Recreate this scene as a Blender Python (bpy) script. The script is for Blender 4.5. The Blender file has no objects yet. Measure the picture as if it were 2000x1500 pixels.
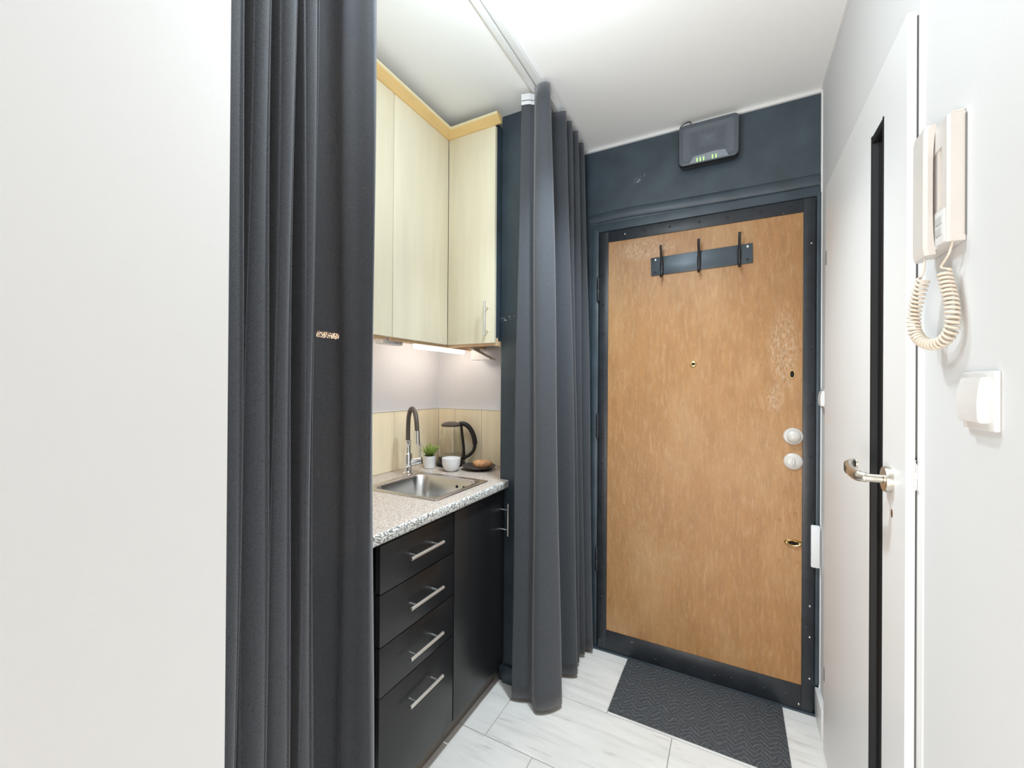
import bpy, bmesh, math, random
from mathutils import Vector, Matrix, Euler
random.seed(7)
S = bpy.context.scene
COL = S.collection
# ------------------------------------------------------------------ camera, world, lights, exposure
H = 1.27                                   # eye height
FPX = 811.2
def cam_axes(yaw, pitch, roll):
    cy, sy = math.cos(yaw), math.sin(yaw)
    f = Vector((-sy*math.cos(pitch), cy*math.cos(pitch), math.sin(pitch)))
    r0 = Vector((cy, sy, 0)); u0 = r0.cross(f)
    return r0*math.cos(roll)+u0*math.sin(roll), u0*math.cos(roll)-r0*math.sin(roll), f
RR, UU, FF = cam_axes(*[math.radians(a) for a in (27.952, .162, .392)])
cd = bpy.data.cameras.new('camera'); cam = bpy.data.objects.new('camera', cd); COL.objects.link(cam)
cd.sensor_width = 36; cd.lens = FPX*36/2000; cd.clip_start = .01
M = Matrix((RR, UU, -FF)).transposed().to_4x4(); M.translation = (0, 0, H); cam.matrix_world = M
S.camera = cam
def ray(x, y): return FF*FPX + RR*(x-1000) - UU*(y-750)
def hit(x, y, axis, v):
    """point of the place seen at a photograph pixel, on the plane axis = v (used for measuring only)"""
    d = ray(x, y); o = Vector((0, 0, H)); return o + d*((v-o[axis])/d[axis])
def colY(x, X): d = ray(x, 750); return X*d.y/d.x
W = bpy.data.worlds.new('world'); S.world = W; W.use_nodes = True
bg = W.node_tree.nodes['Background']; bg.inputs[0].default_value = (1, .965, .93, 1); bg.inputs[1].default_value = .08
def area(name, loc, size, power, color, target, shape='DISK', sy=None):
    l = bpy.data.lights.new(name, 'AREA'); l.shape = shape; l.size = size
    if sy: l.size_y = sy
    l.energy = power; l.color = color
    o = bpy.data.objects.new(name, l); COL.objects.link(o); o.location = loc
    o.rotation_euler = (Vector(target)-Vector(loc)).to_track_quat('-Z', 'Y').to_euler(); return o
def point_light(name, loc, rad, power, color):
    l = bpy.data.lights.new(name, 'POINT'); l.shadow_soft_size = rad; l.energy = power; l.color = color
    o = bpy.data.objects.new(name, l); COL.objects.link(o); o.location = loc; return o
COOL, WARM = (.81, .93, 1), (1, .93, .865)
def spot(name, loc, rad, power, color, deg, blend, target):
    l = bpy.data.lights.new(name, 'SPOT'); l.shadow_soft_size = rad; l.energy = power; l.color = color; l.spot_size = math.radians(deg); l.spot_blend = blend
    o = bpy.data.objects.new(name, l); COL.objects.link(o); o.location = loc
    o.rotation_euler = (Vector(target)-Vector(loc)).to_track_quat('-Z', 'Y').to_euler(); return o
spot('corridor_lamp_light', (-.28, 1.14, 2.42), .05, 118, COOL, 100, 1.0, (-.42, 1.62, 0))
point_light('corridor_fill_light', (-.42, .78, 2.12), .06, 13.5, COOL)  # added fill for kitchenette and ceiling, no real bulb hangs here
area('room_fill_light', (-1.1, -3.2, .9), 2.2, 40, WARM, (-.1, 1.6, 1.6), 'RECTANGLE', 1.7)  # added soft fill from behind the camera, not a known window
area('room_uplight_fill', (-.72, -1.3, .4), 1.2, 52, WARM, (-.2, 1.5, 2.4))  # added low uplight that brightens the far ceiling
vs = S.view_settings; vs.view_transform = 'Standard'; vs.look = 'None'; vs.gamma = 1; vs.use_curve_mapping = False
vs.exposure = 0.08
# ------------------------------------------------------------------ materials
def mat(name, color, rough=.5, metal=0, bump=0, bscale=80, var=0, vscale=6, stretch=(1, 1, 1), sheen=0, spec=.5, emit=None, trans=0, coat=0):
    m = bpy.data.materials.new(name); m.use_nodes = True; nt = m.node_tree; N = nt.nodes; L = nt.links
    b = N['Principled BSDF']; b.inputs['Base Color'].default_value = (*color, 1)
    b.inputs['Roughness'].default_value = rough; b.inputs['Metallic'].default_value = metal
    b.inputs['Specular IOR Level'].default_value = spec
    b.inputs['Sheen Weight'].default_value = sheen; b.inputs['Coat Weight'].default_value = coat
    b.inputs['Transmission Weight'].default_value = trans
    if emit:
        b.inputs['Emission Color'].default_value = (*emit[0], 1); b.inputs['Emission Strength'].default_value = emit[1]
    tc = N.new('ShaderNodeTexCoord'); mp = N.new('ShaderNodeMapping'); mp.inputs['Scale'].default_value = stretch
    L.new(tc.outputs['Object'], mp.inputs[0])
    m['mp'] = mp.name
    if var:
        n = N.new('ShaderNodeTexNoise'); n.inputs['Scale'].default_value = vscale; n.inputs['Detail'].default_value = 6
        L.new(mp.outputs[0], n.inputs['Vector'])
        r = N.new('ShaderNodeValToRGB'); r.color_ramp.elements[0].position = .3; r.color_ramp.elements[1].position = .7
        r.color_ramp.elements[0].color = (*[c*(1-var) for c in color], 1); r.color_ramp.elements[1].color = (*[min(1, c*(1+var)) for c in color], 1)
        L.new(n.outputs[0], r.inputs[0]); L.new(r.outputs[0], b.inputs['Base Color'])
    if bump:
        n = N.new('ShaderNodeTexNoise'); n.inputs['Scale'].default_value = bscale; n.inputs['Detail'].default_value = 4
        L.new(mp.outputs[0], n.inputs['Vector'])
        bp = N.new('ShaderNodeBump'); bp.inputs['Strength'].default_value = bump; bp.inputs['Distance'].default_value = .004
        L.new(n.outputs[0], bp.inputs['Height']); L.new(bp.outputs[0], b.inputs['Normal'])
    return m
def nodes(m): return m.node_tree.nodes, m.node_tree.links, m.node_tree.nodes['Principled BSDF']
def overlay(m, fac_socket, color):
    """mix a colour over the material's base colour"""
    N, L, b = nodes(m); mx = N.new('ShaderNodeMix'); mx.data_type = 'RGBA'
    inp = b.inputs['Base Color']
    if inp.is_linked: L.new(inp.links[0].from_socket, mx.inputs[6])
    else: mx.inputs[6].default_value = inp.default_value
    mx.inputs[7].default_value = (*color, 1); L.new(fac_socket, mx.inputs[0]); L.new(mx.outputs[2], inp)
def noise_mask(m, scale, lo, hi, stretch=(1, 1, 1), detail=6, coord='Object'):
    N, L, b = nodes(m); tc = N.new('ShaderNodeTexCoord'); mp = N.new('ShaderNodeMapping'); mp.inputs['Scale'].default_value = stretch
    L.new(tc.outputs[coord], mp.inputs[0]); n = N.new('ShaderNodeTexNoise'); n.inputs['Scale'].default_value = scale; n.inputs['Detail'].default_value = detail
    L.new(mp.outputs[0], n.inputs['Vector']); r = N.new('ShaderNodeMapRange'); r.inputs[1].default_value = lo; r.inputs[2].default_value = hi
    L.new(n.outputs[0], r.inputs[0]); return r.outputs[0]
def near_mask(m, p, rad):
    N, L, b = nodes(m); g = N.new('ShaderNodeNewGeometry'); v = N.new('ShaderNodeVectorMath'); v.operation = 'SUBTRACT'
    L.new(g.outputs['Position'], v.inputs[0]); v.inputs[1].default_value = p
    d = N.new('ShaderNodeVectorMath'); d.operation = 'DIVIDE'; L.new(v.outputs[0], d.inputs[0]); d.inputs[1].default_value = rad
    ln = N.new('ShaderNodeVectorMath'); ln.operation = 'LENGTH'; L.new(d.outputs[0], ln.inputs[0])
    r = N.new('ShaderNodeMapRange'); r.inputs[1].default_value = 1; r.inputs[2].default_value = .5; L.new(ln.outputs['Value'], r.inputs[0]); return r.outputs[0]
def mul(m, a, b_):
    N, L, b = nodes(m); x = N.new('ShaderNodeMath'); x.operation = 'MULTIPLY'; L.new(a, x.inputs[0])
    if isinstance(b_, (int, float)): x.inputs[1].default_value = b_
    else: L.new(b_, x.inputs[1])
    return x.outputs[0]

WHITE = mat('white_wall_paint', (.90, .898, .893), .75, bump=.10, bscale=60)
WHITE_R = mat('dimmed_white_wall_paint', (.70, .705, .71), .75, bump=.10, bscale=60)  # white paint darkened to offset the strong light on this wall
CEIL = mat('white_ceiling_paint', (.91, .905, .895), .85, bump=.05, bscale=90)
DARK = mat('dark_blue_grey_gloss_paint', (.041, .060, .077), .42, bump=.35, bscale=14, stretch=(1, 1, 1), var=.22, vscale=9)
nm = noise_mask(DARK, 70, .56, .60, (1, 1, 2.2))
for p, r_ in (((-.40, 2.0, 2.235), (.030, .06, .012)), ((-.37, 2.0, 2.25), (.018, .06, .012)), ((-.865, 1.565, 1.555), (.03, .03, .010)), ((-.835, 1.565, 1.562), (.02, .03, .008))):
    overlay(DARK, mul(DARK, nm, near_mask(DARK, p, r_)), (.55, .57, .58))
STEEL_DARK = mat('black_painted_steel', (.017, .021, .027), .40, bump=.22, bscale=38, var=.25, vscale=20)
overlay(STEEL_DARK, mul(STEEL_DARK, noise_mask(STEEL_DARK, 55, .735, .76), .6), (.4, .4, .38))
PANEL = mat('worn_brown_hardboard', (.36, .178, .060), .44, bump=.30, bscale=70, var=.09, vscale=14, stretch=(3.2, 1, .7), spec=.6)
overlay(PANEL, mul(PANEL, noise_mask(PANEL, 34, .50, .72, (2.2, 1, .5), 8), .34), (.55, .365, .20))
overlay(PANEL, mul(PANEL, noise_mask(PANEL, 3.0, .48, .72, (1.6, 1, .8), 5), .42), (.54, .345, .175))
overlay(PANEL, mul(PANEL, noise_mask(PANEL, 3.6, .52, .75, (1.2, 1, .6), 4), .40), (.36, .165, .045))
overlay(PANEL, mul(PANEL, noise_mask(PANEL, 120, .60, .70, (1.5, 1, .5), 3), .35), (.25, .11, .03))
for p, r_ in (((.15, 1.985, 1.22), (.035, .2, .07)), ((-.36, 1.985, 1.90), (.16, .2, .06)), ((.18, 1.985, 1.42), (.06, .2, .20))):
    overlay(PANEL, mul(PANEL, mul(PANEL, noise_mask(PANEL, 75, .40, .66, (1.6, 1, .8)), near_mask(PANEL, p, r_)), .24), (.82, .74, .60))
CLOTH = mat('charcoal_curtain_cloth', (.068, .074, .086), .85, bump=.18, bscale=900, sheen=.35, spec=.25)
def weave(m):
    N, L, b = nodes(m); out = N['Material Output']
    tl = N.new('ShaderNodeBsdfTranslucent'); tl.inputs[0].default_value = (.16, .12, .10, 1)
    tp = N.new('ShaderNodeBsdfTransparent'); tp.inputs[0].default_value = (1, .86, .72, 1)
    a = N.new('ShaderNodeMixShader'); a.inputs[0].default_value = .05; L.new(b.outputs[0], a.inputs[1]); L.new(tl.outputs[0], a.inputs[2])
    c = N.new('ShaderNodeMixShader'); L.new(a.outputs[0], c.inputs[1]); L.new(tp.outputs[0], c.inputs[2])
    # open weave: a few tiny gaps between the threads let light straight through
    tc = N.new('ShaderNodeTexCoord'); n = N.new('ShaderNodeTexNoise'); n.inputs['Scale'].default_value = 1000; n.inputs['Detail'].default_value = 0; L.new(tc.outputs['Object'], n.inputs['Vector'])
    r = N.new('ShaderNodeMapRange'); r.inputs[1].default_value = .52; r.inputs[2].default_value = .74; r.inputs[3].default_value = .01; r.inputs[4].default_value = .45
    L.new(n.outputs[0], r.inputs[0]); L.new(r.outputs[0], c.inputs[0]); L.new(c.outputs[0], out.inputs[0])
weave(CLOTH)
TAPE = mat('white_header_tape', (.74, .74, .76), .8, bump=.3, bscale=300)
TILE = mat('white_wood_look_tile', (.85, .825, .79), .30, var=.05, vscale=5, stretch=(1, 3, 1))
overlay(TILE, mul(TILE, noise_mask(TILE, 4.5, .52, .78, (1, 9, 1), 8), .42), (.52, .50, .47))
overlay(TILE, mul(TILE, noise_mask(TILE, 9, .62, .74, (1, 5, 1), 8), .40), (.42, .38, .34))
def tile_shift(m):                              # every tile is printed from another piece of the pattern
    N, L, b = nodes(m)
    oi = N.new('ShaderNodeObjectInfo'); cx = N.new('ShaderNodeMath'); cx.operation = 'MULTIPLY'; cx.inputs[1].default_value = 37
    L.new(oi.outputs['Random'], cx.inputs[0]); cb = N.new('ShaderNodeCombineXYZ')
    for i in range(3): L.new(cx.outputs[0], cb.inputs[i])
    for mp in [n for n in N if n.type == 'MAPPING']: L.new(cb.outputs[0], mp.inputs['Location'])
tile_shift(TILE)
GROUT = mat('grey_grout', (.36, .35, .33), .9, bump=.2)
MAT_ = mat('anthracite_carpet', (.074, .079, .086), .95, bump=.8, bscale=500, var=.45, vscale=160)
def chevron(m):
    N, L, b = nodes(m); tc = N.new('ShaderNodeTexCoord'); sp = N.new('ShaderNodeSeparateXYZ'); wn = N.new('ShaderNodeTexNoise'); wn.inputs['Scale'].default_value = 26; wn.inputs['Detail'].default_value = 3; L.new(tc.outputs['Object'], wn.inputs['Vector'])
    wm = N.new('ShaderNodeVectorMath'); wm.operation = 'MULTIPLY_ADD'; L.new(wn.outputs['Color'], wm.inputs[0]); wm.inputs[1].default_value = (.030, .030, 0); L.new(tc.outputs['Object'], wm.inputs[2]); L.new(wm.outputs[0], sp.inputs[0])
    pp = N.new('ShaderNodeMath'); pp.operation = 'PINGPONG'; pp.inputs[1].default_value = .028; L.new(sp.outputs[0], pp.inputs[0])
    ad = N.new('ShaderNodeMath'); ad.operation = 'ADD'; L.new(pp.outputs[0], ad.inputs[0]); L.new(sp.outputs[1], ad.inputs[1])
    mu = N.new('ShaderNodeMath'); mu.operation = 'PINGPONG'; mu.inputs[1].default_value = .0105; L.new(ad.outputs[0], mu.inputs[0])
    r = N.new('ShaderNodeMapRange'); r.inputs[1].default_value = .003; r.inputs[2].default_value = .0075; L.new(mu.outputs[0], r.inputs[0])
    overlay(m, mul(m, r.outputs[0], .55), (.145, .150, .160))
    bp = N.new('ShaderNodeBump'); bp.inputs['Strength'].default_value = .9; bp.inputs['Distance'].default_value = .004
    L.new(r.outputs[0], bp.inputs['Height'])
    old = b.inputs['Normal'].links[0].from_node; L.new(old.outputs[0], bp.inputs['Normal']); L.new(bp.outputs[0], b.inputs['Normal'])
chevron(MAT_)
CARC = mat('black_satin_board', (.012, .0125, .014), .34, bump=.04, bscale=200)
MAPLE = mat('pale_maple_laminate', (.83, .765, .59), .42, var=.05, vscale=3.2, stretch=(4, 4, .45))
overlay(MAPLE, mul(MAPLE, noise_mask(MAPLE, 7, .5, .75, (6, 6, .35), 8), .35), (.74, .65, .45))
MAPLE_B = mat('pale_maple_bead', (.86, .74, .48), .35)
MAPLE_X = mat('golden_maple_edging', (.82, .56, .24), .38, var=.08, vscale=5, stretch=(1, 1, 4))
BIRCH = mat('light_beech_board', (.72, .50, .30), .45, var=.06, vscale=5)
GRAN = mat('speckled_granite_led_tinted', (.63, .545, .485), .32)  # pinkish beige tint holds the warm glow of the light bars
def speckle(m):
    overlay(m, noise_mask(m, 260, .50, .56, detail=2), (.30, .27, .26))
    overlay(m, noise_mask(m, 330, .53, .57, detail=2), (.80, .72, .66))
    overlay(m, noise_mask(m, 420, .60, .63, detail=1), (.06, .06, .06))
speckle(GRAN)
GRAN_EDGE = mat('coarse_speckled_edge', (.55, .545, .52), .35)
overlay(GRAN_EDGE, noise_mask(GRAN_EDGE, 170, .50, .53, detail=1), (.13, .13, .13))
overlay(GRAN_EDGE, noise_mask(GRAN_EDGE, 210, .53, .56, detail=1), (.86, .85, .82))
INOX = mat('brushed_stainless_steel', (.62, .61, .60), .24, 1, bump=.05, bscale=200, stretch=(1, 12, 1))
BRUSH = mat('brushed_nickel', (.86, .85, .82), .40, 1)
CHROME = mat('chrome', (.80, .80, .82), .07, 1)
NICKEL = mat('satin_nickel_brass', (.66, .62, .55), .36, 1)
BRASS = mat('worn_brass', (.72, .54, .26), .28, 1)
HOSE = mat('grey_brown_silicone', (.085, .068, .055), .45)
BLACKP = mat('black_plastic', (.014, .013, .012), .30)
DARKBR = mat('smoked_dark_plastic', (.10, .085, .075), .28)
PORC = mat('white_porcelain', (.82, .82, .83), .14, coat=.3)
KNOBM = mat('aged_cream_knob', (.60, .575, .54), .30)
CERD = mat('dark_stoneware', (.060, .050, .052), .35)
CROI = mat('baked_pastry', (.66, .34, .15), .42, var=.35, vscale=60)
overlay(CROI, mul(CROI, noise_mask(CROI, 45, .5, .65), .7), (.80, .50, .36))
LEAF = mat('succulent_green', (.21, .30, .05), .5, var=.4, vscale=60)
SOIL = mat('potting_soil', (.05, .035, .02), .9, bump=.6)
GLASS = mat('clear_glass', (.97, .98, .97), .02, trans=1)
WPLAS = mat('white_plastic', (.74, .74, .735), .32)
IVORY = mat('aged_ivory_plastic', (.67, .635, .60), .38, var=.02, vscale=20)
CORD = mat('cream_cord_plastic', (.70, .62, .52), .42)
GREYB = mat('grey_button_plastic', (.52, .52, .52), .45)
DOORW = mat('white_door_laminate', (.80, .80, .80), .42, bump=.02, bscale=30)
GAPGREY = mat('gap_and_hinge_grey', (.20, .20, .20), .7)  # dark grey of the door's shadow gap, rail groove and hinge covers
DGLASS = mat('black_glass', (.012, .010, .009), .22, spec=.18)
BEAD = mat('dark_glazing_bead', (.010, .0105, .012), .55, spec=.25)
HOLE = mat('dark_hole', (.006, .004, .003), .9)
ROUT = mat('router_charcoal_plastic', (.080, .094, .112), .38)
def perforate(m):
    N, L, b = nodes(m); tc = N.new('ShaderNodeTexCoord'); v = N.new('ShaderNodeTexVoronoi'); v.inputs['Scale'].default_value = 150
    v.inputs['Randomness'].default_value = .0; L.new(tc.outputs['Object'], v.inputs['Vector'])
    r = N.new('ShaderNodeMapRange'); r.inputs[1].default_value = .32; r.inputs[2].default_value = .22; L.new(v.outputs['Distance'], r.inputs[0])
    overlay(m, r.outputs[0], (.012, .014, .017))
ROUT_G = mat('router_perforated_grille', (.105, .125, .150), .36); perforate(ROUT_G)
ROUT_L = mat('router_light_window', (.24, .27, .31), .3)
LEDG = mat('green_led', (.2, .9, .1), .4, emit=((.35, 1, .12), 2.2))
LEDW = mat('warm_white_led_tube', (.9, .8, .7), .4, emit=((1, .90, .80), 21))
LEDW2 = mat('bright_white_led_tube', (.9, .8, .7), .4, emit=((1, .88, .76), 75))
RACKM = mat('gunmetal_coat_rack', (.060, .078, .094), .36, .35, var=.12, vscale=12)
HOOKM = mat('black_iron_hook', (.012, .012, .013), .38)
SCREW = mat('bright_screw_head', (.75, .75, .74), .25, 1)
PLINTH = mat('grey_brown_plinth', (.16, .14, .12), .45)
BSPL = mat('pale_maple_splash_tile', (.90, .80, .59), .25, var=.06, vscale=4, stretch=(5, 5, .5))
WPLASTER = mat('white_kitchen_paint', (.73, .75, .79), .6, bump=.08, bscale=50)
STAIN = mat('white_adhesive_paint', (.74, .76, .77), .7, bump=.5, bscale=40)
# ------------------------------------------------------------------ mesh helpers
def link(name, bm, m, parent=None, smooth=False, loc=None):
    me = bpy.data.meshes.new(name); bmesh.ops.recalc_face_normals(bm, faces=bm.faces); bm.to_mesh(me); bm.free()
    if isinstance(m, (list, tuple)):
        for x in m: me.materials.append(x)
    else: me.materials.append(m)
    if smooth:
        for p in me.polygons: p.use_smooth = True
    o = bpy.data.objects.new(name, me); COL.objects.link(o)
    if loc is not None: o.location = loc
    if parent is not None: o.parent = parent
    return o
def smooth_by_angle(o, deg=35):
    me = o.data
    for p in me.polygons: p.use_smooth = True
    bm = bmesh.new(); bm.from_mesh(me)
    for e in bm.edges:
        if len(e.link_faces) == 2 and e.calc_face_angle(0) > math.radians(deg): e.smooth = False
    bm.to_mesh(me); bm.free(); return o
def add_box(bm, x0, x1, y0, y1, z0, z1, bevel=0, seg=2, M=None):
    b = bmesh.new(); bmesh.ops.create_cube(b, size=1)
    bmesh.ops.scale(b, vec=(x1-x0, y1-y0, z1-z0), verts=b.verts)
    if bevel: bmesh.ops.bevel(b, geom=list(b.edges), offset=bevel, segments=seg, profile=.5, affect='EDGES')
    bmesh.ops.translate(b, vec=((x0+x1)/2, (y0+y1)/2, (z0+z1)/2), verts=b.verts)
    if M is not None: bmesh.ops.transform(b, matrix=M, verts=b.verts)
    merge(bm, b)
def merge(bm, b):
    t = bpy.data.meshes.new('t'); b.to_mesh(t); b.free(); bm.from_mesh(t); bpy.data.meshes.remove(t)
def box(name, m, x0, x1, y0, y1, z0, z1, parent=None, bevel=0, seg=2):
    bm = bmesh.new(); add_box(bm, x0, x1, y0, y1, z0, z1, bevel, seg)
    o = link(name, bm, m, parent)
    return smooth_by_angle(o, 25) if bevel else o
def add_lathe(bm, prof, n=32, M=None):
    b = bmesh.new(); rings = []
    for r, z in prof:
        rings.append([b.verts.new((r*math.cos(2*math.pi*i/n), r*math.sin(2*math.pi*i/n), z)) for i in range(n)] if r > 1e-6 else [b.verts.new((0, 0, z))])
    for a, c in zip(rings, rings[1:]):
        for i in range(n):
            j = (i+1) % n
            if len(a) == 1 and len(c) == 1: continue
            if len(a) == 1: b.faces.new((a[0], c[i], c[j]))
            elif len(c) == 1: b.faces.new((a[i], a[j], c[0]))
            else: b.faces.new((a[i], a[j], c[j], c[i]))
    if M is not None: bmesh.ops.transform(b, matrix=M, verts=b.verts)
    merge(bm, b)
def lathe(name, m, prof, loc=(0, 0, 0), axis=(0, 0, 1), parent=None, n=32, ang=30):
    bm = bmesh.new(); add_lathe(bm, prof, n, Matrix.Translation(loc) @ Vector(axis).to_track_quat('Z', 'Y').to_matrix().to_4x4())
    return smooth_by_angle(link(name, bm, m, parent), ang)
def catmull(pts, per=6):
    pts = [Vector(p) for p in pts]; out = []
    P = [pts[0]*2-pts[1]] + pts + [pts[-1]*2-pts[-2]]
    for i in range(1, len(P)-2):
        for k in range(per):
            t = k/per; a, b, c, d = P[i-1], P[i], P[i+1], P[i+2]
            out.append(.5*((2*b)+(c-a)*t+(2*a-5*b+4*c-d)*t*t+(3*b-a-3*c+d)*t**3))
    out.append(pts[-1]); return out
def add_tube(bm, pts, rad, n=10, flat=(1, 1), up=None, cap=True):
    pts = [Vector(p) for p in pts]; rads = rad if isinstance(rad, (list, tuple)) else [rad]*len(pts)
    b = bmesh.new(); rings = []; nrm = None
    for i, p in enumerate(pts):
        t = (pts[min(i+1, len(pts)-1)]-pts[max(i-1, 0)]).normalized()
        if nrm is None:
            nrm = Vector(up) if up else (Vector((0, 0, 1)) if abs(t.z) < .9 else Vector((1, 0, 0)))
        nrm = (nrm - t*nrm.dot(t)).normalized(); bi = t.cross(nrm)
        rings.append([b.verts.new(p + rads[i]*(nrm*math.cos(2*math.pi*k/n)*flat[0]+bi*math.sin(2*math.pi*k/n)*flat[1])) for k in range(n)])
    for a, c in zip(rings, rings[1:]):
        for k in range(n): b.faces.new((a[k], a[(k+1) % n], c[(k+1) % n], c[k]))
    if cap: b.faces.new(rings[0]); b.faces.new(rings[-1])
    merge(bm, b)
def tube(name, m, pts, rad, parent=None, n=10, **k):
    bm = bmesh.new(); add_tube(bm, pts, rad, n, **k); return smooth_by_angle(link(name, bm, m, parent), 50)
def thing(name, label, cat, loc, group=None):
    o = bpy.data.objects.new(name, None); COL.objects.link(o); o.location = loc; o.empty_display_size = .05
    return tag(o, label, cat, group)
def tag(o, label, cat=None, group=None, kind=None):
    o['label'] = label
    if cat: o['category'] = cat
    if group: o['group'] = group
    if kind: o['kind'] = kind
    return o
def struct(o, label, cat): return tag(o, label, cat, None, 'structure')
def adopt(root, *objs):
    """parent parts built in world coordinates to a thing's Empty, so they stay where they stand"""
    for o in objs:
        o.parent = root; o.matrix_parent_inverse = Matrix.Translation(root.location).inverted()
    return objs[0]
# ------------------------------------------------------------------ room shell
ZC = 2.432; YD = 1.985; XR = .302; XW = -1.405; YK = 1.80; YP = 1.565; XC = -.885; Y0 = -.35
def boxes(name, m, lst, bevel=0):
    bm = bmesh.new()
    for b in lst: add_box(bm, *b, bevel=bevel)
    return link(name, bm, m)
struct(box('wall_left', WHITE, -1.75, -.635, Y0, .333, -.02, ZC), 'plain white wall at the near end of the kitchenette', 'wall')
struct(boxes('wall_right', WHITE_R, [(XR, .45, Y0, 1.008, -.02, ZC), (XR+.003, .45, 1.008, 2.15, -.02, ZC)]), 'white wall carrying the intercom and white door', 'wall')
struct(box('wall_back', DARK, -.735, XR+.003, YD+.006, 2.15, -.02, ZC-.012), 'dark blue grey painted wall around the entrance door', 'wall')
struct(box('wall_pier', DARK, XC, -.735, YP, 2.15, -.02, ZC), 'dark painted pier between kitchenette and entrance', 'wall')
struct(boxes('wall_kitchen', WPLASTER, [(-1.55, XW, .333, 1.95, -.02, ZC), (XW, XC, YK, 1.95, -.02, ZC)]), 'white kitchenette wall behind cabinets and counter', 'wall')
struct(box('ceiling', CEIL, -1.75, .45, Y0, 2.15, ZC, ZC+.06), 'white ceiling over corridor and kitchenette', 'ceiling')
struct(box('trim_1', WPLAS, -.735, XR+.003, YD-.004, YD+.03, ZC-.014, ZC, bevel=.002), 'white bead along the top of the dark entrance wall', 'trim')
struct(box('trim_2', WPLAS, XR-.003, XR+.003, Y0, YD-.004, ZC-.006, ZC), 'thin white bead along the ceiling above the white door', 'trim')
struct(box('trim_3', WPLAS, XR-.002, XR+.003, YD-.006, YD+.006, .02, ZC-.014), 'white corner bead beside the entrance door', 'trim')
bb = box('baseboard_right', WPLAS, .287, XR+.003, 1.845, YD, 0, .108, bevel=.004); struct(bb, 'short white baseboard in the corner beside entrance door', 'baseboard')
bb = box('baseboard_pier', DARK, XC+.02, -.735, YP-.012, YP, 0, .075, bevel=.003); struct(bb, 'dark painted baseboard at the foot of the pier', 'baseboard')
fl = box('floor', GROUT, -1.45, XR+.003, Y0, 2.05, -.04, -.0025); struct(fl, 'white wood look tiled floor with grey grout', 'floor')
ROWS = [(1.292+.312*(k), 1.292+.312*(k+1)) for k in range(-8, 3)]
OFF = {0: -.787, -1: -.598, 1: -.4255, 2: -.70}
tile_mesh = {}
for k, (ya, yb) in zip(range(-8, 3), ROWS):
    x = OFF.get(k, [-.787, -.598, -.38][k % 3]) - 1.2
    while x < XR:
        xa, xb = max(x, -1.0), min(x+.6, XR); y1 = min(yb, YD+.004)
        if xb-xa > .01 and ya > Y0-.31:
            g = .0014; w, d = round(xb-xa, 4), round(y1-ya, 4)
            if (w, d) not in tile_mesh:
                t = box('plank', TILE, -w/2+g, w/2-g, -d/2+g, d/2-g, -.012, 0, bevel=.0008, seg=1); tile_mesh[(w, d)] = t.data
            else: t = bpy.data.objects.new('plank', tile_mesh[(w, d)]); COL.objects.link(t)
            t.location = ((xa+xb)/2, (ya+y1)/2, 0); t.parent = fl
        x += .6
# ------------------------------------------------------------------ entrance door (steel edged, hardboard face)
door = bpy.data.objects.new('door_1', None); COL.objects.link(door); door.location = (-.15, YD, 0); struct(door, 'worn brown entrance door edged in black painted steel', 'door')
D = lambda o: adopt(door, o)
PX0, PX1, PZ0, PZ1 = -.527, .243, .104, 1.957; LX0, LX1, LZ1 = -.570, .281, 2.008
D(box('door_core', STEEL_DARK, LX0+.004, LX1-.004, YD-.006, YD+.02, .012, LZ1-.004))
D(box('door_panel', PANEL, PX0-.01, PX1+.01, YD-.012, YD-.006, PZ0-.01, PZ1+.01))
for nm_, a in (('steel_edging', (LX0, PX0, .008, LZ1)), ('steel_edging', (PX1, LX1, .008, LZ1)), ('steel_edging', (PX0, PX1, PZ1, LZ1)), ('steel_edging', (PX0, PX1, .008, PZ0))):
    D(box(nm_, STEEL_DARK, a[0], a[1], YD-.016, YD-.006, a[2], a[3], bevel=.0015))
# frame of the opening: jambs and a rounded lip over the door
D(box('door_jamb', DARK, LX0-.040, LX0-.006, YD-.010, YD+.012, 0, LZ1+.02, bevel=.004))
D(box('door_jamb', DARK, LX1+.006, XR-.001, YD-.010, YD+.012, .12, LZ1+.02, bevel=.003))
D(box('door_head', DARK, LX0-.040, XR-.001, YD-.006, YD+.012, LZ1+.006, LZ1+.046, bevel=.005, seg=3))
bm = bmesh.new(); add_tube(bm, catmull([(-.66, YD+.014, 2.086), (-.45, YD+.012, 2.092), (-.2, YD+.012, 2.086), (.05, YD+.011, 2.082), (XR-.002, YD+.012, 2.080)], 6), .018, 14, flat=(1.5, .8), up=(0, 0, 1))
D(smooth_by_angle(link('plaster_lip', bm, DARK), 60))
D(box('threshold', DARK, LX0-.03, .287, YD-.020, YD+.01, 0, .008, bevel=.002))
for z in (1.735, 1.075, .43):
    bm = bmesh.new(); add_lathe(bm, [(0, -.055), (.006, -.055), (.0075, -.05), (.0075, -.002), (.0065, 0), (.0075, .002), (.0075, .05), (.006, .055), (.0035, .062), (0, .064)], 12, Matrix.Translation((LX0-.005, YD-.018, z)))
    h = D(smooth_by_angle(link('hinge', bm, STEEL_DARK), 40))
rv = None
rivets = [(LX0+.020, z, 0) for z in (1.93, 1.80, 1.66, 1.52, 1.35, 1.2, 1.04, .90, .74, .58, .40, .26, .15)]
rivets += [(LX1-.012, z, 1 if z in (1.83, .42, .30, .14) else 0) for z in (1.92, 1.83, 1.62, 1.42, 1.2, 1.0, .82, .60, .42, .30, .14)]
rivets += [(x, 1.984, 1 if abs(x+.45) < .01 else 0) for x in (-.51, -.45, -.36, -.25, -.13, -.02, .1, .2)]
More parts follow.
